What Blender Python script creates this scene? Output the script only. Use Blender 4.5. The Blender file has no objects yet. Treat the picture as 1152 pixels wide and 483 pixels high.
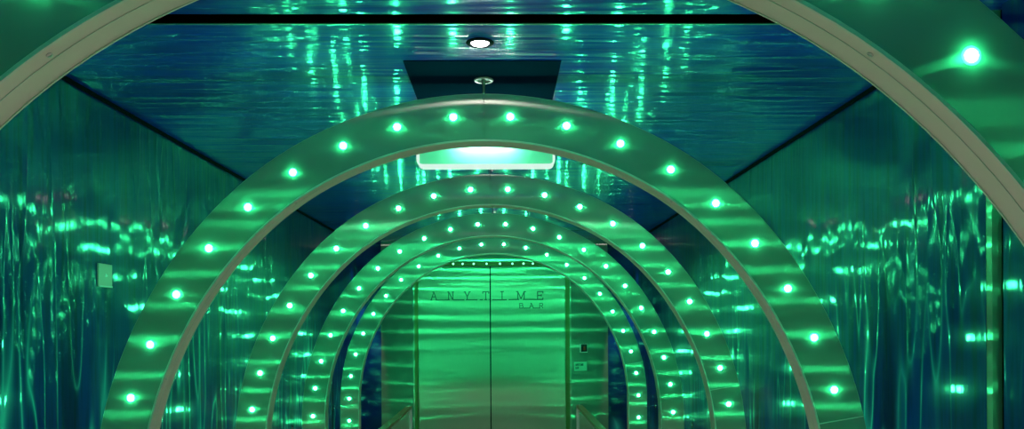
import bpy, bmesh, math, random
from mathutils import Vector, Matrix
random.seed(7)
scene = bpy.context.scene
COL = scene.collection
PI = math.pi

# ------------------------------------------------------------------ place
EYE = 1.65
CEIL = EYE + 1.212
WL, WR = -2.10, 1.90            # side walls
YB, YE = -4.2, 11.0             # back and end of the passage
ARCH_Y = [-0.32, 1.65, 3.641, 5.566, 7.469, 9.296]
ARCH_X = [-0.085, -0.085, -0.0844, -0.0827, -0.0911, -0.1056]
ARCH_Z = EYE - 0.7455
T = 0.115                       # arch depth
DOOR_Y = 10.46

# ------------------------------------------------------------------ materials
def new_mat(name):
    m = bpy.data.materials.new(name); m.use_nodes = True
    nt = m.node_tree
    for n in list(nt.nodes): nt.nodes.remove(n)
    out = nt.nodes.new('ShaderNodeOutputMaterial')
    return m, nt, out

def N(nt, typ, **kw):
    n = nt.nodes.new(typ)
    for k, v in kw.items():
        if k == 'ins':
            for a, b in v.items(): n.inputs[a].default_value = b
        else: setattr(n, k, v)
    return n

def simple(name, col, rough=0.4, metal=0.0, spec=0.5, bump=0.0, bscale=200.0):
    m, nt, out = new_mat(name)
    p = N(nt, 'ShaderNodeBsdfPrincipled', ins={'Base Color': (*col, 1), 'Roughness': rough, 'Metallic': metal, 'Specular IOR Level': spec})
    nt.links.new(p.outputs[0], out.inputs[0])
    tc = N(nt, 'ShaderNodeTexCoord')
    ns = N(nt, 'ShaderNodeTexNoise', ins={'Scale': bscale * 0.05, 'Detail': 3.0})
    nt.links.new(tc.outputs['Object'], ns.inputs['Vector'])
    mr = N(nt, 'ShaderNodeMapRange', ins={'To Min': rough * 0.85, 'To Max': min(1, rough * 1.15)})
    nt.links.new(ns.outputs['Fac'], mr.inputs['Value']); nt.links.new(mr.outputs[0], p.inputs['Roughness'])
    if bump:
        b = N(nt, 'ShaderNodeBump', ins={'Strength': bump, 'Distance': 0.001})
        n2 = N(nt, 'ShaderNodeTexNoise', ins={'Scale': bscale})
        nt.links.new(tc.outputs['Object'], n2.inputs['Vector'])
        nt.links.new(n2.outputs['Fac'], b.inputs['Height']); nt.links.new(b.outputs[0], p.inputs['Normal'])
    return m

def emissive(name, col, strength):
    m, nt, out = new_mat(name)
    e = N(nt, 'ShaderNodeEmission', ins={'Color': (*col, 1), 'Strength': strength})
    nt.links.new(e.outputs[0], out.inputs[0])
    return m

LED_COL = (0.035, 1.0, 0.36)
LED_S = 270.0
M_LED = emissive('green_led', LED_COL, LED_S)
M_LED.cycles.emission_sampling = 'FRONT'
M_WARM = emissive('downlight_white', (1.0, 0.82, 0.86), 20.0)
M_TUBE = emissive('tube_white', (0.85, 1.0, 0.98), 85.0)
M_RIM = emissive('edge_lit_acrylic', (0.72, 1.0, 0.86), 0.85)
M_REFL_DOT = emissive('small_green_led', (0.2, 1.0, 0.5), 3.0)

def brushed(name, col, diff, rough, aniso, diffmix, wob=0.0):
    """vertically brushed sheet metal: highlights smear sideways (along u)"""
    m, nt, out = new_mat(name)
    tc = N(nt, 'ShaderNodeTexCoord')
    mp = N(nt, 'ShaderNodeMapping', ins={'Scale': (3.0, 3.0, 60.0)})
    nt.links.new(tc.outputs['Object'], mp.inputs[0])
    ns = N(nt, 'ShaderNodeTexNoise', ins={'Scale': 1.0, 'Detail': 4.0, 'Roughness': 0.6})
    nt.links.new(mp.outputs[0], ns.inputs['Vector'])
    tg = N(nt, 'ShaderNodeTangent', direction_type='UV_MAP', uv_map='UVMap')
    mr = N(nt, 'ShaderNodeMapRange', ins={'To Min': rough * 0.93, 'To Max': rough * 1.07})
    nt.links.new(ns.outputs['Fac'], mr.inputs['Value'])
    p = N(nt, 'ShaderNodeBsdfAnisotropic', distribution='GGX', ins={'Color': (*col, 1), 'Anisotropy': -aniso})
    nt.links.new(mr.outputs[0], p.inputs['Roughness'])
    nt.links.new(tg.outputs[0], p.inputs['Tangent'])
    if wob:
        n2 = N(nt, 'ShaderNodeTexNoise', ins={'Scale': 1.3, 'Detail': 2.0})
        mp2 = N(nt, 'ShaderNodeMapping', ins={'Scale': (2.0, 2.0, 1.2)})
        nt.links.new(tc.outputs['Object'], mp2.inputs[0]); nt.links.new(mp2.outputs[0], n2.inputs['Vector'])
        b = N(nt, 'ShaderNodeBump', ins={'Strength': 1.0, 'Distance': wob})
        nt.links.new(n2.outputs['Fac'], b.inputs['Height']); nt.links.new(b.outputs[0], p.inputs['Normal'])
    d = N(nt, 'ShaderNodeBsdfDiffuse', ins={'Color': (*diff, 1)})
    mx = N(nt, 'ShaderNodeMixShader', ins={0: diffmix})
    nt.links.new(p.outputs[0], mx.inputs[1]); nt.links.new(d.outputs[0], mx.inputs[2])
    nt.links.new(mx.outputs[0], out.inputs[0])
    return m

M_FACE = brushed('brushed_steel_face', (0.44, 0.50, 0.41), (0.56, 0.68, 0.55), 0.195, 0.865, 0.33)
M_DOOR = brushed('brushed_steel_door', (0.42, 0.47, 0.38), (0.42, 0.52, 0.40), 0.195, 0.865, 0.30, wob=0.00025)
M_BAND = simple('satin_steel_band', (0.78, 0.67, 0.58), 0.42, 0.55, bump=0.15)
M_OUTER = simple('dull_steel_band', (0.40, 0.40, 0.38), 0.45, 0.6)
M_LIP = simple('bright_steel_lip', (0.72, 0.69, 0.62), 0.42, 0.45)
M_POST = simple('polished_post', (0.9, 0.9, 0.88), 0.22, 0.45)
M_HALO = simple('frosted_washer', (0.45, 0.47, 0.38), 0.8, 0.0, 0.0)
M_CHROME = simple('chrome', (0.85, 0.86, 0.85), 0.12, 1.0)
M_ROD = simple('steel_rod', (0.55, 0.58, 0.52), 0.3, 0.9)
M_BLACK = simple('black_gap', (0.0008, 0.0008, 0.0008), 0.9, 0.0, 0.0)
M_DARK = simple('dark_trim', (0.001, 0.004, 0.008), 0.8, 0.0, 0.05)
M_OLIVE = simple('olive_metal', (0.10, 0.11, 0.035), 0.4, 0.6)
M_FLOOR = simple('pale_floor', (0.26, 0.21, 0.20), 0.6)
M_PLATE = simple('beige_plastic', (0.60, 0.54, 0.48), 0.45)
M_WHITE = simple('white_plastic', (0.85, 0.88, 0.85), 0.4)
M_MINT = simple('mint_board', (0.38, 0.80, 0.62), 0.5)
M_BOXBACK = simple('green_acrylic', (0.12, 0.62, 0.36), 0.5)
M_LETTER = simple('dark_lettering', (0.003, 0.012, 0.008), 0.5)
M_INK = simple('sign_ink', (0.01, 0.10, 0.07), 0.6)
M_SIGNBLK = simple('black_sign', (0.012, 0.012, 0.012), 0.4)
M_RED = simple('red_print', (0.55, 0.04, 0.03), 0.5)
M_SCREW = simple('screw_steel', (0.6, 0.58, 0.55), 0.3, 1.0)
M_DARK_PANEL = simple('dark_gloss_hatch', (0.003, 0.014, 0.040), 0.8, 0.0, 0.0)

def glass_mat():
    m, nt, out = new_mat('rail_glass')
    p = N(nt, 'ShaderNodeBsdfPrincipled', ins={'Base Color': (0.75, 0.95, 0.85, 1), 'Roughness': 0.03, 'Transmission Weight': 1.0, 'IOR': 1.45})
    nt.links.new(p.outputs[0], out.inputs[0]); return m
M_GLASS = glass_mat()

def wave_mat(name, ceiling=False):
    """printed water pattern under a glossy rippled acrylic skin"""
    m, nt, out = new_mat(name)
    L = nt.links.new
    tc = N(nt, 'ShaderNodeTexCoord')
    def noise(scale_xyz, scale=1.0, detail=3.0, dist=0.0, rough=0.5, offs=(0, 0, 0)):
        mp = N(nt, 'ShaderNodeMapping', ins={'Scale': scale_xyz, 'Location': offs})
        L(tc.outputs['Object'], mp.inputs[0])
        n = N(nt, 'ShaderNodeTexNoise', ins={'Scale': scale, 'Detail': detail, 'Distortion': dist, 'Roughness': rough})
        L(mp.outputs[0], n.inputs['Vector']); return n.outputs['Fac']
    def math_(op, a, b=None, c=None):
        n = N(nt, 'ShaderNodeMath', operation=op)
        for i, v in enumerate((a, b, c)):
            if v is None: continue
            if isinstance(v, (int, float)): n.inputs[i].default_value = v
            else: L(v, n.inputs[i])
        return n.outputs[0]
    def ramp(v, a, b):
        n = N(nt, 'ShaderNodeMapRange', interpolation_type='SMOOTHSTEP', ins={'From Min': a, 'From Max': b}); L(v, n.inputs['Value']); return n.outputs[0]
    def mix(f, a, b):
        n = N(nt, 'ShaderNodeMix', data_type='RGBA')
        L(f, n.inputs[0])
        for i, v in ((6, a), (7, b)):
            if isinstance(v, tuple): n.inputs[i].default_value = (*v, 1)
            else: L(v, n.inputs[i])
        return n.outputs[2]
    if ceiling:
        s_broad, s_fil, s_fine = (0.7, 1.6, 1), (0.9, 7.0, 1), (1.6, 30.0, 1)
    else:
        s_broad, s_fil, s_fine = (1, 1.5, 0.55), (1, 8.5, 1.0), (1, 26.0, 1.5)
    broad = ramp(noise(s_broad, 1.0, 2.0, 0.6), 0.36, 0.64)
    fil = noise(s_fil, 1.0, 2.0 if ceiling else 0.0, 0.7 if ceiling else 0.35, 0.45, (3.1, 1.7, 5.2))
    ridge = math_('SUBTRACT', 1.0, math_('ABSOLUTE', math_('MULTIPLY', math_('SUBTRACT', fil, 0.5), 2.0)))
    ridge = math_('POWER', ridge, 20.0 if not ceiling else 9.0)
    fine = noise(s_fine, 1.0, 3.0, 0.3, 0.6, (9.0, 2.0, 1.0))
    if ceiling:
        c = mix(broad, (0.001, 0.020, 0.30), (0.002, 0.042, 0.50))
        c = mix(math_('MULTIPLY', ramp(fine, 0.40, 0.75), 0.6), c, (0.001, 0.014, 0.16))
        c = mix(math_('MULTIPLY', ridge, 0.45), c, (0.008, 0.06, 0.40))
    else:
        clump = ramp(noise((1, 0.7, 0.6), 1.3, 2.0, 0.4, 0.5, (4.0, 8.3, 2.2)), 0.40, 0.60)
        c = mix(broad, (0.001, 0.007, 0.13), (0.002, 0.019, 0.16))
        c = mix(math_('MULTIPLY', ramp(fine, 0.40, 0.68), 0.8), c, (0.0005, 0.006, 0.045))
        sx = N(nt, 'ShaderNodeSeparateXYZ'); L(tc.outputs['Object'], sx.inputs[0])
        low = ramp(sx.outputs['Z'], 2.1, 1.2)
        c = mix(math_('MULTIPLY', math_('MULTIPLY', ridge, clump), low), c, (0.06, 0.42, 0.48))  # lamp glint lines painted into the printed filaments, fading out higher up
    p = N(nt, 'ShaderNodeBsdfPrincipled', ins={'Roughness': 0.30, 'Specular IOR Level': 0.07 if ceiling else 0.05, 'IOR': 1.5, 'Coat Weight': 0.8, 'Coat Roughness': 0.085, 'Coat IOR': 1.5})
    L(c, p.inputs['Base Color'])
    if ceiling:
        h1 = noise((0.7, 9.0, 1), 1.0, 2.0, 0.8, 0.5, (1, 5, 0)); h2 = noise((1.6, 34.0, 1), 1.0, 2.0, 0.5, 0.5)
        d1, d2 = 0.011, 0.0013
    else:
        h1 = noise((1, 4.0, 1.9), 1.0, 0.6, 0.6, 0.5, (1, 5, 0)); h2 = noise((1, 30.0, 3.2), 1.0, 2.0, 0.6, 0.5)
        d1, d2 = 0.0085, 0.00065
    h = math_('ADD', math_('MULTIPLY', h1, d1), math_('MULTIPLY', h2, d2))
    if not ceiling: h = math_('ADD', h, math_('MULTIPLY', math_('MULTIPLY', ridge, clump), 0.0010))
    b = N(nt, 'ShaderNodeBump', ins={'Strength': 1.0, 'Distance': 1.0})
    L(h, b.inputs['Height']); L(b.outputs[0], p.inputs['Normal']); L(b.outputs[0], p.inputs['Coat Normal'])
    L(p.outputs[0], out.inputs[0])
    return m
M_WALL = wave_mat('wave_print_wall')
M_CEIL = wave_mat('wave_print_ceiling', True)

# ------------------------------------------------------------------ mesh helpers
def box(bm, x0, x1, y0, y1, z0, z1):
    v = [bm.verts.new((x, y, z)) for x in (x0, x1) for y in (y0, y1) for z in (z0, z1)]
    for f in ((0, 1, 3, 2), (4, 6, 7, 5), (0, 4, 5, 1), (2, 3, 7, 6), (0, 2, 6, 4), (1, 5, 7, 3)):
        bm.faces.new([v[i] for i in f])

def tube(bm, pts, r, n=12, cap=True):
    pts = [Vector(p) for p in pts]
    rs = r if isinstance(r, (list, tuple)) else [r] * len(pts)
    t0 = (pts[1] - pts[0]).normalized()
    up = Vector((1, 0, 0)) if abs(t0.x) < 0.9 else Vector((0, 1, 0))
    nrm = t0.cross(up).normalized()
    rings = []
    for i, p in enumerate(pts):
        t = (pts[min(i + 1, len(pts) - 1)] - pts[max(i - 1, 0)]).normalized()
        nrm = (nrm - t * nrm.dot(t)).normalized()
        bn = t.cross(nrm)
        rings.append([bm.verts.new(p + (nrm * math.cos(2 * PI * k / n) + bn * math.sin(2 * PI * k / n)) * rs[i]) for k in range(n)])
    for a, b in zip(rings, rings[1:]):
        for k in range(n): bm.faces.new((a[k], a[(k + 1) % n], b[(k + 1) % n], b[k]))
    if cap:
        bm.faces.new(rings[0][::-1]); bm.faces.new(rings[-1])

def lathe(bm, prof, axis='Z', n=24, org=(0, 0, 0)):
    """prof: (radius, height) along the axis"""
    org = Vector(org); rings = []
    for r, h in prof:
        ring = []
        if r < 1e-6:
            p = {'Z': (0, 0, h), 'Y': (0, h, 0), 'X': (h, 0, 0)}[axis]
            ring = [bm.verts.new(org + Vector(p))]
        else:
            for k in range(n):
                a = 2 * PI * k / n; c, s = r * math.cos(a), r * math.sin(a)
                p = {'Z': (c, s, h), 'Y': (c, h, s), 'X': (h, c, s)}[axis]
                ring.append(bm.verts.new(org + Vector(p)))
        rings.append(ring)
    for a, b in zip(rings, rings[1:]):
        if len(a) == 1 and len(b) == 1: continue
        for k in range(n):
            q = [a[k % len(a)], a[(k + 1) % len(a)], b[(k + 1) % len(b)], b[k % len(b)]]
            u = []
            for w in q:
                if w not in u: u.append(w)
            if len(u) >= 3:
                try: bm.faces.new(u)
                except ValueError: pass

def torus(bm, R, r, axis='Z', org=(0, 0, 0), n=32, k=8):
    prof = [(R + r * math.cos(2 * PI * i / k), r * math.sin(2 * PI * i / k)) for i in range(k + 1)]
    lathe(bm, prof, axis, n, org)
    bmesh.ops.remove_doubles(bm, verts=bm.verts[:], dist=1e-6)

def obj(name, bm, m, parent=None, smooth=False, uv=None, loc=None, bevel=0.0):
    bmesh.ops.recalc_face_normals(bm, faces=bm.faces[:])
    if uv:
        l = bm.loops.layers.uv.new('UVMap'); ax = Vector(uv)
        for f in bm.faces:
            for lp in f.loops: lp[l].uv = (lp.vert.co.dot(ax), lp.vert.co.z)
    me = bpy.data.meshes.new(name); bm.to_mesh(me); bm.free()
    me.materials.append(m)
    if smooth:
        for p in me.polygons: p.use_smooth = True
        me.set_sharp_from_angle(angle=math.radians(40))
    o = bpy.data.objects.new(name, me); COL.objects.link(o)
    if parent: o.parent = parent
    if loc: o.location = loc
    if bevel:
        md = o.modifiers.new('bevel', 'BEVEL'); md.width = bevel; md.segments = 2; md.limit_method = 'ANGLE'
    return o

def tag(o, label=None, cat=None, group=None, kind=None):
    if label: o['label'] = label
    if cat: o['category'] = cat
    if group: o['group'] = group
    if kind: o['kind'] = kind
    return o

def thing(name, label, cat, loc=(0, 0, 0), group=None, kind=None):
    o = bpy.data.objects.new(name, None); COL.objects.link(o)
    o.location = loc; o.empty_display_size = 0.1
    return tag(o, label, cat, group, kind)

def struct(name, bm, m, **kw):
    return tag(obj(name, bm, m, **kw), kind='structure')

def bx(*a):
    bm = bmesh.new(); box(bm, *a); return bm

# ------------------------------------------------------------------ room shell
SLOT0, SLOT1 = 2.930, 3.018        # black gap across the ceiling
WG0, WG1, WS1 = 2.840, 2.893, 2.945  # gap and metal strip in the walls
struct('floor', bx(WL - 0.2, WR + 0.2, YB - 0.2, YE + 0.2, -0.1, 0.0), M_FLOOR)
bm = bmesh.new()
box(bm, WL - 0.1, WR + 0.1, YB, SLOT0, CEIL, CEIL + 0.1)
box(bm, WL - 0.1, WR + 0.1, SLOT1, YE, CEIL, CEIL + 0.1)
struct('ceiling', bm, M_CEIL)
for side, x0, x1 in (('left', WL - 0.1, WL), ('right', WR, WR + 0.1)):
    bm = bmesh.new()
    box(bm, x0, x1, YB, WG0, 0, CEIL); box(bm, x0, x1, WS1, YE, 0, CEIL)
    struct('wall_' + side, bm, M_WALL)
struct('wall_end', bx(WL, WR, YE - 0.1, YE, 0, CEIL), M_WALL)
struct('wall_back', bx(WL, WR, YB, YB + 0.1, 0, CEIL), M_WALL)
# black expansion gap and its metal edge, across the ceiling and down both walls
bm = bmesh.new(); box(bm, WL - 0.1, WR + 0.1, SLOT0, SLOT1, CEIL + 0.05, CEIL + 0.1)
box(bm, WL - 0.1, WR + 0.1, SLOT1 - 0.003, SLOT1, CEIL, CEIL + 0.05)
struct('trim_1', bm, M_BLACK)
struct('trim_2', bx(WL, WR, SLOT1, SLOT1 + 0.006, CEIL - 0.004, CEIL), M_ROD)
struct('trim_3', bx(WR + 0.03, WR + 0.1, WG0, WG1, 0, CEIL), M_BLACK)
struct('trim_4', bx(WL - 0.1, WL - 0.03, WG0, WG1, 0, CEIL), M_BLACK)
def strip(x0, x1, lip):
    bm = bmesh.new()
    box(bm, x0, x1, WG1, WS1, 0, CEIL)
    box(bm, lip[0], lip[1], WG1, WG1 + 0.007, 0, CEIL)
    return bm
struct('trim_5', strip(WR + 0.002, WR + 0.09, (WR - 0.008, WR + 0.002)), M_DOOR, uv=(0.2, 1, 0))
struct('trim_6', strip(WL - 0.09, WL - 0.002, (WL - 0.002, WL + 0.008)), M_DOOR, uv=(0.2, 1, 0))
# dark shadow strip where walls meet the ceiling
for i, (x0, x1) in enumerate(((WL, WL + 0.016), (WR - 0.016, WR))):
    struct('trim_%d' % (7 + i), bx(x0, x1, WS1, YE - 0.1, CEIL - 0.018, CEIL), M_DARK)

# flat dark rectangle on the ceiling above the second arch
t = thing('ceiling_hatch', 'dark glossy rectangular panel in the ceiling around the top rod of the largest whole arch', 'ceiling panel', (-0.085, 3.44, CEIL))
obj('panel', bx(-0.36, 0.36, 0.0, 0.62, -0.004, 0.0), M_DARK_PANEL, t)

# ------------------------------------------------------------------ arches
RT = [(0, 1.762), (12, 1.760), (22, 1.753), (32, 1.752), (40, 1.743), (49, 1.736), (58, 1.732), (67, 1.733), (76, 1.745), (84.5, 1.757), (93, 1.782)]
LEG_X = 1.782 * math.sin(math.radians(93)); LEG_Z = 1.782 * math.cos(math.radians(93))
def rad(th):
    th = abs(th)
    for (a, ra), (b, rb) in zip(RT, RT[1:]):
        if th <= b:
            u = (th - a) / (b - a); return ra + (rb - ra) * u
    return RT[-1][1]
def smooth_rad(th):
    return sum(rad(th + d) for d in (-6, -3, 0, 3, 6)) / 5 if abs(th) < 86 else rad(th)
def centre_pt(s):
    """s: angle in degrees up to 93, then metres*100 down the leg"""
    a = abs(s); sg = 1 if s >= 0 else -1
    if a <= 93:
        r = smooth_rad(a); return Vector((sg * r * math.sin(math.radians(a)), r * math.cos(math.radians(a))))
    return Vector((sg * LEG_X, LEG_Z - (a - 93) / 100.0))
S_END = 93 + (LEG_Z + ARCH_Z) * 100
def offset_pt(s, off):
    a = abs(s); sg = 1 if s >= 0 else -1
    if a > 91:
        c = centre_pt(s); return Vector((c.x + sg * off, c.y))
    n = Vector((sg * math.sin(math.radians(a)), math.cos(math.radians(a))))
    return centre_pt(s) + n * off
OUT, INN = 0.107, -0.117
def srange(s0, s1, step=2.0):
    n = max(2, int(abs(s1 - s0) / step)); return [s0 + (s1 - s0) * i / n for i in range(n + 1)]
def sweep(bm, s0, s1, o0, o1, y0, y1):
    """solid following the arch between two radial offsets and two depths"""
    rings = []
    for s in srange(s0, s1):
        a, b = offset_pt(s, o0), offset_pt(s, o1)
        rings.append([bm.verts.new(p) for p in ((a.x, y0, a.y), (b.x, y0, b.y), (b.x, y1, b.y), (a.x, y1, a.y))])
    for p, q in zip(rings, rings[1:]):
        for k in range(4): bm.faces.new((p[k], p[(k + 1) % 4], q[(k + 1) % 4], q[k]))
    bm.faces.new(rings[0]); bm.faces.new(rings[-1])
STEP, PH = 8.947, -0.29
LED_S_POS = []
for sg in (-1, 1):
    for k in range(10): LED_S_POS.append(sg * STEP * (k + 0.5) + PH)
    for z in (0.122, 0.394, 0.666): LED_S_POS.append(sg * (93 + (z + LEG_Z) * 100) + PH * 3)
def led_bm():
    bm = bmesh.new()
    lathe(bm, [(0.0150, -0.0008), (0.0140, -0.0040), (0.0100, -0.0064), (0.0, -0.0070)], 'Y', 10)
    return bm
def halo_ring_bm():  # diffuse ring added around each lamp to catch its halo
    bm = bmesh.new()
    lathe(bm, [(0.0148, -0.0005), (0.0225, -0.0005), (0.0226, 0.0)], 'Y', 16); return bm

def make_arch(y, x, label, first):
    t = thing('lighted_arch', label, 'arch', (x, y, ARCH_Z), 'metal arches spanning the passage')
    if first is None:
        parts = []
        # face panels, split by seams at the crown and on the right haunch
        for s0, s1, lift in ((-S_END, -0.05, 0.0), (0.05, 80.6, 0.0), (80.75, S_END, 0.0025)):
            bm = bmesh.new(); sweep(bm, s0, s1, INN + 0.003, OUT - 0.003, -lift, 0.004)
            parts.append(obj('face_panel', bm, M_FACE, t, uv=(1, 0, 0)))
        bm = bmesh.new(); sweep(bm, -S_END, S_END, INN + 0.003, OUT - 0.003, T - 0.004, T)
        parts.append(obj('back_panel', bm, M_FACE, t, uv=(1, 0, 0)))
        bm = bmesh.new(); sweep(bm, -S_END, S_END, INN - 0.004, INN + 0.003, 0.004, T - 0.002)
        parts.append(obj('inner_band', bm, M_BAND, t, smooth=True))
        bm = bmesh.new(); sweep(bm, -S_END, S_END, OUT - 0.003, OUT + 0.001, 0.004, T - 0.002)
        parts.append(obj('outer_band', bm, M_OUTER, t, smooth=True))
        bm = bmesh.new()
        sweep(bm, -S_END, S_END, INN - 0.006, INN + 0.003, -0.004, 0.004)
        parts.append(obj('edge_lip', bm, M_LIP, t, smooth=True))
        bm = bmesh.new(); sweep(bm, -S_END, S_END, INN - 0.006, INN + 0.003, T - 0.002, T + 0.003)
        parts.append(obj('edge_lip', bm, M_LIP, t, smooth=True))
        # seam hairline along the middle of the inner band
        bm = bmesh.new(); sweep(bm, -S_END, S_END, INN - 0.0052, INN - 0.0038, T * 0.40, T * 0.40 + 0.003)
        parts.append(obj('band_joint', bm, M_LIP, t, smooth=True))
        bm = bmesh.new(); sweep(bm, 80.60, 80.75, INN + 0.004, OUT - 0.004, -0.0045, 0.002)
        parts.append(obj('weld_seam', bm, M_LIP, t))
        # screws in the band
        for s in (-72, -34, 34, 72):
            p = offset_pt(s, INN - 0.004); n = offset_pt(s, INN - 0.03) - p
            bm = bmesh.new()
            lathe(bm, [(0.0075, 0.0), (0.0072, 0.0016), (0.0045, 0.0024), (0.004, 0.0006), (0.0, 0.0006)], 'Z', 12)
            q = Vector((n.x, 0, n.y)).to_track_quat('Z', 'Y')
            o = obj('screw', bm, M_SCREW, t, smooth=True); o.location = (p.x, T * 0.24, p.y); o.rotation_mode = 'QUATERNION'; o.rotation_quaternion = q
            parts.append(o)
        # hanger rod to the ceiling with its ring
        top = offset_pt(0, OUT).y; hz = CEIL - ARCH_Z
        bm = bmesh.new(); tube(bm, [(0, T / 2, top - 0.004), (0, T / 2, hz)], 0.0075, 12)
        parts.append(obj('hanger_rod', bm, M_ROD, t, smooth=True))
        bm = bmesh.new(); lathe(bm, [(0.012, hz - 0.002), (0.046, hz - 0.002), (0.048, hz - 0.006), (0.044, hz - 0.011), (0.034, hz - 0.011), (0.030, hz - 0.006), (0.012, hz - 0.006)], 'Z', 32, (0, T / 2, 0))
        parts.append(obj('hanger_flange', bm, M_OUTER, t, smooth=True))
        led0 = obj('led_lamp', led_bm(), M_LED, t, smooth=True)
        if max(led0.data.polygons, key=lambda q: -q.center.y).normal.y > 0: led0.data.flip_normals()
        halo0 = obj('led_bezel', halo_ring_bm(), M_HALO, led0, smooth=True)
        made = []
        for face in (0, 1):
            for s in LED_S_POS:
                if not made: o, z = led0, halo0
                else:
                    o = led0.copy(); COL.objects.link(o); o.parent = t
                    z = halo0.copy(); COL.objects.link(z); z.parent = o
                p = centre_pt(s)
                lift = 0.0025 if (s > 80.7 and face == 0) else 0.0
                o.location = (p.x, -lift if face == 0 else T, p.y)
                o.rotation_euler = (0, 0, 0 if face == 0 else PI)
                made.append(o)
        t['_src'] = 1
    else:
        for c in list(first.children):
            if c.name.startswith('wall_rod'): continue
            d = c.copy(); COL.objects.link(d); d.parent = t
            for g in list(c.children):
                e = g.copy(); COL.objects.link(e); e.parent = d
    # side rods holding the legs to the walls (each arch has its own length)
    zr = 0.655 - ARCH_Z
    for sg, wx in ((-1, WL), (1, WR)):
        xa = sg * (LEG_X + OUT) ; xb = wx - x
        bm = bmesh.new(); tube(bm, [(xa, T / 2, zr), (xb, T / 2, zr)], 0.008, 10)
        r = obj('wall_rod', bm, M_CHROME, t, smooth=True)
        bm = bmesh.new()
        xs = xb - sg * 0.012
        lathe(bm, [(0.0, xs), (0.026, xs), (0.030, xs + sg * 0.004), (0.030, xb - sg * 0.001), (0.0, xb - sg * 0.001)], 'X', 24, (0, T / 2, zr))
        obj('wall_rod_flange', bm, M_CHROME, r, smooth=True)
    return t

LABELS = ['brushed metal arch with green lamps standing behind the viewpoint',
          'nearest brushed metal arch with green lamps, cut off by the top corners of the photo',
          'largest whole green-lit metal arch, hung just past the round white downlight',
          'green-lit metal arch second to the large one, right behind the glowing hanging light box',
          'smaller green-lit metal arch between the light box arch and the innermost arch',
          'innermost and smallest green-lit metal arch, framing the brushed double doors']
first = None
for y, x, lb in zip(ARCH_Y, ARCH_X, LABELS):
    a = make_arch(y, x, lb, first)
    if first is None: first = a
if '_src' in first: del first['_src']

# ------------------------------------------------------------------ downlights
def downlight(x, y, label):
    t = thing('downlight', label, 'ceiling light', (x, y, CEIL), 'round recessed downlights')
    bm = bmesh.new(); lathe(bm, [(0.040, -0.001), (0.043, -0.007), (0.052, -0.006), (0.060, -0.001), (0.060, 0.0), (0.040, 0.0)], 'Z', 32)
    obj('trim_ring', bm, M_DARK, t, smooth=True)
    bm = bmesh.new(); lathe(bm, [(0.040, -0.001), (0.036, -0.005), (0.02, -0.009), (0.0, -0.010)], 'Z', 32)
    obj('lamp', bm, M_WARM, t, smooth=True)
    return t
def spot(t, power, cone=84, aim=None):
    ld = bpy.data.lights.new('downlight_beam', 'SPOT'); ld.energy = power; ld.color = (1.0, 0.80, 0.85)
    ld.spot_size = math.radians(cone); ld.spot_blend = 0.5; ld.shadow_soft_size = 0.03
    o = bpy.data.objects.new('beam', ld); COL.objects.link(o); o.parent = t; o.location = (0, 0, -0.045)
    if aim: o.rotation_euler = (Vector(aim) - Vector(t.location)).to_track_quat('-Z', 'Y').to_euler()
for y, pw, lb in ((3.225, 250, 'round white recessed downlight in the ceiling just in front of the largest whole arch'),
              (1.25, 200, 'round white recessed downlight nearest overhead, above the top edge of the photo'),  # lamps from here on are unseen, added for white fill
              (-0.72, 130, 'round white recessed downlight behind the viewpoint'),
              (5.15, 130, 'round white recessed downlight hidden behind the hanging light box'),
              (7.05, 60, 'round white recessed downlight hidden by the arch behind the light box'),
              (8.88, 70, 'round white recessed downlight just before the innermost arch')):
    spot(downlight(-0.089, y, lb), pw)
spot(downlight(-2.0, 10.5, 'round white recessed downlight washing the blue end wall, on the unsigned side of the doors'), 150, 28, (-2.02, 10.92, 0.8))  # hidden pair added to brighten the blue wall beside the doors
spot(downlight(1.79, 10.5, 'round white recessed downlight washing the blue end wall, on the side of the notices'), 150, 28, (1.81, 10.92, 0.8))

# ------------------------------------------------------------------ hanging light box
LBX0, LBX1, LBZ0, LBZ1, LBY = -0.493, 0.312, 2.586, 2.79, 4.40
def rrect(x0, x1, z0, z1, r, n=8):
    pts = []
    for cx, cz, a0 in ((x1 - r, z1 - r, 0), (x0 + r, z1 - r, 90), (x0 + r, z0 + r, 180), (x1 - r, z0 + r, 270)):
        for i in range(n + 1):
            a = math.radians(a0 + 90 * i / n); pts.append((cx + r * math.cos(a), cz + r * math.sin(a)))
    return pts
def frame_bm(po, pi, y0, y1):
    bm = bmesh.new(); n = len(po)
    A = [bm.verts.new((x, y0, z)) for x, z in po]; B = [bm.verts.new((x, y0, z)) for x, z in pi]
    C = [bm.verts.new((x, y1, z)) for x, z in po]; D = [bm.verts.new((x, y1, z)) for x, z in pi]
    for i in range(n):
        j = (i + 1) % n
        bm.faces.new((A[i], A[j], B[j], B[i])); bm.faces.new((C[i], D[i], D[j], C[j]))
        bm.faces.new((A[i], C[i], C[j], A[j])); bm.faces.new((B[i], B[j], D[j], D[i]))
    return bm
t = thing('light_box', 'glowing white and mint rounded light box hanging between the largest whole arch and the next', 'light', ((LBX0 + LBX1) / 2, LBY, LBZ0))
hx = (LBX1 - LBX0) / 2; hz = LBZ1 - LBZ0
po, pi_ = rrect(-hx, hx, 0, hz, 0.035), rrect(-hx + 0.008, hx - 0.008, 0.009, hz - 0.008, 0.028)
obj('rim', frame_bm(po, pi_, -0.012, 0.10), M_RIM, t, smooth=True)
bm = bmesh.new(); pts = rrect(-hx + 0.004, hx - 0.004, 0.004, hz - 0.004, 0.03)
f = [bm.verts.new((x, 0.085, z)) for x, z in pts]; b = [bm.verts.new((x, 0.099, z)) for x, z in pts]
bm.faces.new(f); bm.faces.new(b[::-1])
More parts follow.
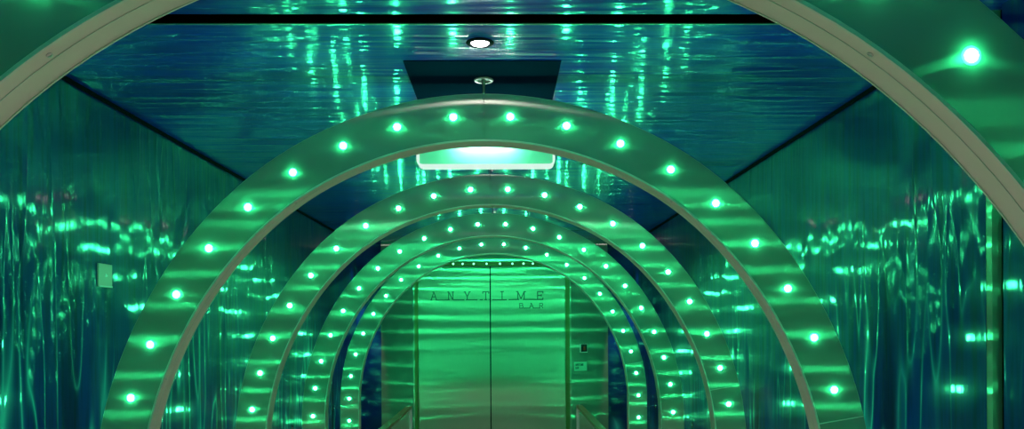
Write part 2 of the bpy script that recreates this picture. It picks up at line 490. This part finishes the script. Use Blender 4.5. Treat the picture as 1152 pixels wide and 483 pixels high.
for i in range(len(f)): bm.faces.new((f[i], b[i], b[(i + 1) % len(f)], f[(i + 1) % len(f)]))
obj('back_panel', bm, M_BOXBACK, t)
bm = bmesh.new(); tube(bm, [(-0.17, 0.04, hz - 0.040), (0.17, 0.04, hz - 0.040)], 0.013, 16)
obj('lamp_tube', bm, M_TUBE, t, smooth=True)
for sg in (-1, 1):
    bm = bmesh.new(); tube(bm, [(sg * 0.25, 0.045, hz - 0.004), (sg * 0.25, 0.045, CEIL - LBZ0)], 0.006, 10)
    obj('hanger_rod', bm, M_ROD, t, smooth=True)

# ------------------------------------------------------------------ wall plate on the left wall
t = thing('wall_plate', 'small beige square control plate with white arrow on the printed wall', 'switch', (WL, 4.012, EYE + 0.278))
obj('plate', bx(0.0, 0.010, -0.068, 0.068, -0.060, 0.062), M_PLATE, t, bevel=0.003)
bm = bmesh.new()
v0 = [bm.verts.new((0.0102, *p)) for p in ((-0.012, -0.008), (0.016, -0.002), (-0.004, 0.014))]
v1 = [bm.verts.new((0.0135, *p)) for p in ((-0.012, -0.008), (0.016, -0.002), (-0.004, 0.014))]
bm.faces.new(v0); bm.faces.new(v1)
for i in range(3): bm.faces.new((v0[i], v0[(i + 1) % 3], v1[(i + 1) % 3], v1[i]))
obj('arrow_mark', bm, M_WHITE, t)
obj('lower_lip', bx(0.0, 0.013, -0.066, 0.066, -0.060, -0.052), M_WHITE, t, bevel=0.002)

# ------------------------------------------------------------------ doors at the end
door = thing('door_1', 'brushed metal double doors with thin dark lettering at the end of the passage', 'door', (0, DOOR_Y, 0), kind='structure')
DL, DC0, DC1, DR, DT = -1.160, -0.173, -0.156, 0.872, EYE + 0.834
obj('door_leaf', bx(DL, DC0, 0, 0.045, 0.01, DT), M_DOOR, door, uv=(1, 0, 0))
obj('door_leaf', bx(DC1, DR, 0, 0.045, 0.01, DT), M_DOOR, door, uv=(1, 0, 0))
obj('middle_gap', bx(DC0 + 0.001, DC1 - 0.001, 0.022, 0.03, 0.01, DT), M_BLACK, door)
for x0, x1 in ((DL - 0.070, DL - 0.002), (DR + 0.002, DR + 0.078)):
    bm = bmesh.new(); box(bm, x0, x1, -0.012, 0.06, 0, CEIL - 0.002)
    j = obj('door_jamb', bm, M_OLIVE, door, bevel=0.004)
    xa = x0 if x0 < 0 else x1 - 0.02
    obj('bright_edge', bx(xa, xa + 0.02, -0.020, -0.012, 0, CEIL - 0.003), M_DOOR, j, uv=(1, 0, 0))
hd = obj('door_head', bx(DL, DR, -0.01, 0.06, DT + 0.002, DT + 0.062), M_OLIVE, door, bevel=0.003)
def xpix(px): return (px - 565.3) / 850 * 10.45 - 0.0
for px in (510.5, 521, 533.5, 548, 563, 577, 589.5, 600):  # glowing dots stand in for lamp reflections on the door head
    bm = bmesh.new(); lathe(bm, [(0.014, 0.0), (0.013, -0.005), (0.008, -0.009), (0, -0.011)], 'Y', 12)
    obj('small_lamp', bm, M_REFL_DOT, hd, smooth=True, loc=(xpix(px), -0.0102, DT + 0.034))
obj('head_panel', bx(DL, DR, 0.0, 0.04, DT + 0.064, CEIL - 0.002), M_DOOR, door, uv=(1, 0, 0))

# thin dark lettering, drawn with strokes
GL = {'A': [[(0, 0), (.5, 1), (1, 0)], [(.2, .38), (.8, .38)], [(-.12, 0), (.15, 0)], [(.85, 0), (1.12, 0)], [(.28, 1), (.52, 1)]],
      'N': [[(.1, 0), (.1, 1), (.9, 0), (.9, 1)], [(-.08, 1), (.12, 1)], [(-.05, 0), (.25, 0)], [(.75, 1), (1.05, 1)]],
      'Y': [[(.05, 1), (.5, .40), (.95, 1)], [(.5, .45), (.5, 0)], [(-.1, 1), (.2, 1)], [(.8, 1), (1.1, 1)], [(.3, 0), (.7, 0)]],
      'T': [[(0, 1), (1, 1)], [(.5, 1), (.5, 0)], [(0, 1), (0, .8)], [(1, 1), (1, .8)], [(.3, 0), (.7, 0)]],
      'I': [[(.5, 0), (.5, 1)], [(.25, 1), (.75, 1)], [(.25, 0), (.75, 0)]],
      'M': [[(.05, 0), (.05, 1), (.5, .1), (.95, 1), (.95, 0)], [(-.15, 1), (.08, 1)], [(.92, 1), (1.15, 1)], [(-.12, 0), (.2, 0)], [(.8, 0), (1.12, 0)]],
      'E': [[(.95, 0), (.1, 0), (.1, 1), (.95, 1)], [(.1, .52), (.7, .52)], [(.95, 1), (.95, .8)], [(.95, 0), (.95, .2)], [(.7, .62), (.7, .42)]],
      'B': [[(.1, 0), (.1, 1), (.7, 1), (.85, .88), (.85, .65), (.7, .53), (.1, .53)], [(.7, .53), (.95, .40), (.95, .14), (.78, 0), (.1, 0)]],
      'R': [[(.1, 0), (.1, 1), (.75, 1), (.92, .85), (.92, .65), (.75, .5), (.1, .5)], [(.55, .5), (.95, 0)], [(0, 0), (.25, 0)]]}
def stroke_bm(strokes, x, z, w, h, th, y0=-0.004, y1=0.0):
    bm = bmesh.new()
    for st in strokes:
        for (a, b), (c, d) in zip(st, st[1:]):
            p, q = Vector((x + a * w, z + b * h)), Vector((x + c * w, z + d * h))
            u = (q - p).normalized(); n = Vector((-u.y, u.x)) * th / 2; p = p - u * th * .3; q = q + u * th * .3
            v = [bm.verts.new((k.x, yy, k.y)) for yy in (y0, y1) for k in (p + n, q + n, q - n, p - n)]
            bm.faces.new(v[:4]); bm.faces.new(v[7:3:-1])
            for i in range(4): bm.faces.new((v[i], v[i + 4], v[(i + 1) % 4 + 4], v[(i + 1) % 4]))
    return bm
def zpix(py): return EYE + (367.5 - py) / 850 * 10.45
# letter boxes measured on the photo: (char, x0, x1)
base_z, top_z = zpix(337.3), zpix(328.4)
leaves = [o for o in door.children if o.name.startswith('door_leaf')]
for ch, a, b in (('A', 485.5, 491.5), ('N', 504.5, 510.5), ('Y', 523, 529), ('T', 543.5, 550.2), ('I', 562, 568.5), ('M', 582.5, 590.5), ('E', 604.5, 611.5)):
    leaf = leaves[0] if a < 552 else leaves[1]
    obj('letter', stroke_bm(GL[ch], xpix(a), base_z, xpix(b) - xpix(a), top_z - base_z, 0.014), M_LETTER, leaf)
for a, b in ((491.5, 504.5), (510.5, 523), (527, 537.5), (540, 543.8), (550, 551), (554, 570.5), (572.5, 582.5), (590.5, 611)):
    leaf = leaves[0] if a < 552 else leaves[1]
    obj('letter_line', bx(xpix(a), xpix(b), -0.004, 0, base_z - 0.008, base_z + 0.006), M_LETTER, leaf)
bz, tz = zpix(347), zpix(341.6)
for ch, a, b in (('B', 584.5, 589), ('A', 596, 600.5), ('R', 607, 611.3)):
    obj('letter', stroke_bm(GL[ch], xpix(a), bz, xpix(b) - xpix(a), tz - bz, 0.010), M_LETTER, leaves[1])
for a, b in ((589, 596), (600.5, 607)):
    obj('letter_line', bx(xpix(a), xpix(b), -0.004, 0, bz - 0.005, bz + 0.005), M_LETTER, leaves[1])

# angled metal side panels of the door bay
BAY_Y = 10.76
def side_panel(xa, xb):
    bm = bmesh.new()
    q = [(xa, DOOR_Y), (xb, BAY_Y), (xb, BAY_Y + 0.04), (xa, DOOR_Y + 0.04)]
    lo = [bm.verts.new((x, y, 0)) for x, y in q]; hi = [bm.verts.new((x, y, CEIL)) for x, y in q]
    bm.faces.new(lo); bm.faces.new(hi[::-1])
    for i in range(4): bm.faces.new((lo[i], lo[(i + 1) % 4], hi[(i + 1) % 4], hi[i]))
    return bm
PL0, PL1 = DL - 0.072, -1.672 * BAY_Y / 10.45
PR0, PR1 = DR + 0.080, 1.462 * BAY_Y / 10.45
def udir(a, b):
    v = Vector((b - a, BAY_Y - DOOR_Y, 0)).normalized(); return tuple(v)
struct('wall_bay_left', side_panel(PL0, PL1), M_DOOR, uv=udir(PL0, PL1))
struct('wall_bay_right', side_panel(PR0, PR1), M_DOOR, uv=udir(PR0, PR1))

# two small signs on the right side panel
ang = math.atan2(BAY_Y - DOOR_Y, PR1 - PR0)
def on_panel(px, py):
    """point of the right bay panel seen at a photo position"""
    k = (px - 565.3) / 850; s = (BAY_Y - DOOR_Y) / (PR1 - PR0)
    x = k * (DOOR_Y - s * PR0) / (1 - k * s); y = DOOR_Y + s * (x - PR0)
    return x, y, EYE + (367.5 - py) / 850 * y
x, y, z = on_panel(656.5, 392.5)
t = thing('small_sign', 'tiny square black notice with white border and red mark beside the doors', 'sign', (x, y, z)); t.rotation_euler = (0, 0, ang)
obj('board', bx(-0.062, 0.062, -0.010, -0.001, -0.062, 0.062), M_WHITE, t)
obj('black_face', bx(-0.046, 0.056, -0.013, -0.010, -0.050, 0.056), M_SIGNBLK, t)
bm = bmesh.new(); lathe(bm, [(0.0, -0.0155), (0.016, -0.0155), (0.016, -0.013), (0.0, -0.013)], 'Y', 16, (0.006, 0, 0.010)); box(bm, -0.012, 0.024, -0.0155, -0.013, -0.028, -0.006)
obj('red_mark', bm, M_RED, t)
x, y, z = on_panel(653, 413)
t = thing('door_label', 'small pale mint rectangular notice with two dark lines of text beside the doors', 'sign', (x, y, z)); t.rotation_euler = (0, 0, ang)
obj('board', bx(-0.105, 0.105, -0.008, -0.001, -0.062, 0.062), M_MINT, t)
cx = -0.088
for i, (zz, word) in enumerate(((0.012, 'ANYTIME'), (-0.032, 'BAR'))):
    for k, ch in enumerate(word):
        obj('sign_letter', stroke_bm(GL[ch], -0.088 + k * 0.0195, zz, 0.0145, 0.026, 0.005, -0.010, -0.008), M_INK, t)

# ------------------------------------------------------------------ glass balustrades
def handrail(x, sg, label):
    t = thing('glass_balustrade', label, 'handrail', (x, 7.2, 0), 'glass balustrades flanking the way to the doors')
    zt = EYE - 0.885; y0, y1 = -1.6, 1.27
    pts = [(0, y0, zt - 0.02)] + [(0, y0 + (y1 - y0) * i / 8, zt - 0.02) for i in range(1, 9)]
    bm = bmesh.new(); 
    prof = [(-0.030, -0.018), (0.030, -0.018), (0.036, 0.0), (0.030, 0.014), (-0.030, 0.014), (-0.036, 0.0)]
    rings = [[bm.verts.new((a, yy, zt - 0.016 + b)) for a, b in prof] for yy in (y0, y1)]
    for k in range(6): bm.faces.new((rings[0][k], rings[0][(k + 1) % 6], rings[1][(k + 1) % 6], rings[1][k]))
    bm.faces.new(rings[0]); bm.faces.new(rings[1])
    obj('rail', bm, M_OLIVE, t)
    bm = bmesh.new()
    cur = [(0, y1 - 0.02, zt - 0.02)] + [(0, y1 + 0.10 * math.sin(a), zt - 0.12 + 0.10 * math.cos(a)) for a in [PI / 2 * i / 8 for i in range(9)]] + [(0, y1 + 0.10, 0.0)]
    tube(bm, cur, 0.024, 14)
    obj('end_post', bm, M_POST, t, smooth=True)
    obj('glass_panel', bx(-0.006, 0.006, y0 + 0.03, y1 + 0.07, 0.06, zt - 0.04), M_GLASS, t)
    obj('base_shoe', bx(-0.03, 0.03, y0, y1 + 0.06, 0.0, 0.075), M_OLIVE, t, bevel=0.004)
    return t
handrail(-1.05, -1, 'glass balustrade with olive rail and chrome end post, on the unsigned side of the doors')
handrail(0.86, 1, 'glass balustrade with olive rail and chrome end post, below the two small notices')

# ------------------------------------------------------------------ world, camera, view
w = bpy.data.worlds.new('passage_air'); scene.world = w; w.use_nodes = True
w.node_tree.nodes['Background'].inputs[0].default_value = (0.0, 0.01, 0.02, 1)
w.node_tree.nodes['Background'].inputs[1].default_value = 0.2

cd = bpy.data.cameras.new('camera'); cam = bpy.data.objects.new('camera', cd); COL.objects.link(cam)
cd.sensor_width = 36.0; cd.lens = 850.0 / 1152 * 36.0
cd.shift_x = 0.0; cd.shift_y = (367.455 - 241.5) / 1152
cd.clip_start = 0.02; cd.clip_end = 100
cam.matrix_world = Matrix.Translation((0, 0, EYE)) @ Matrix.Rotation(-0.0128, 4, 'Z') @ Matrix.Rotation(PI / 2, 4, 'X') @ Matrix.Rotation(-0.0053, 4, 'Z')
scene.camera = cam

vs = scene.view_settings
scene.display_settings.display_device = 'sRGB'
vs.view_transform = 'Standard'; vs.look = 'None'; vs.gamma = 1.0; vs.use_curve_mapping = False
vs.exposure = 0.15
c = scene.cycles
c.use_denoising = True
c.max_bounces = 8; c.diffuse_bounces = 3; c.glossy_bounces = 5; c.transmission_bounces = 6
c.sample_clamp_indirect = 8.0; c.sample_clamp_direct = 0.0
c.use_light_tree = True; c.caustics_reflective = False; c.caustics_refractive = False
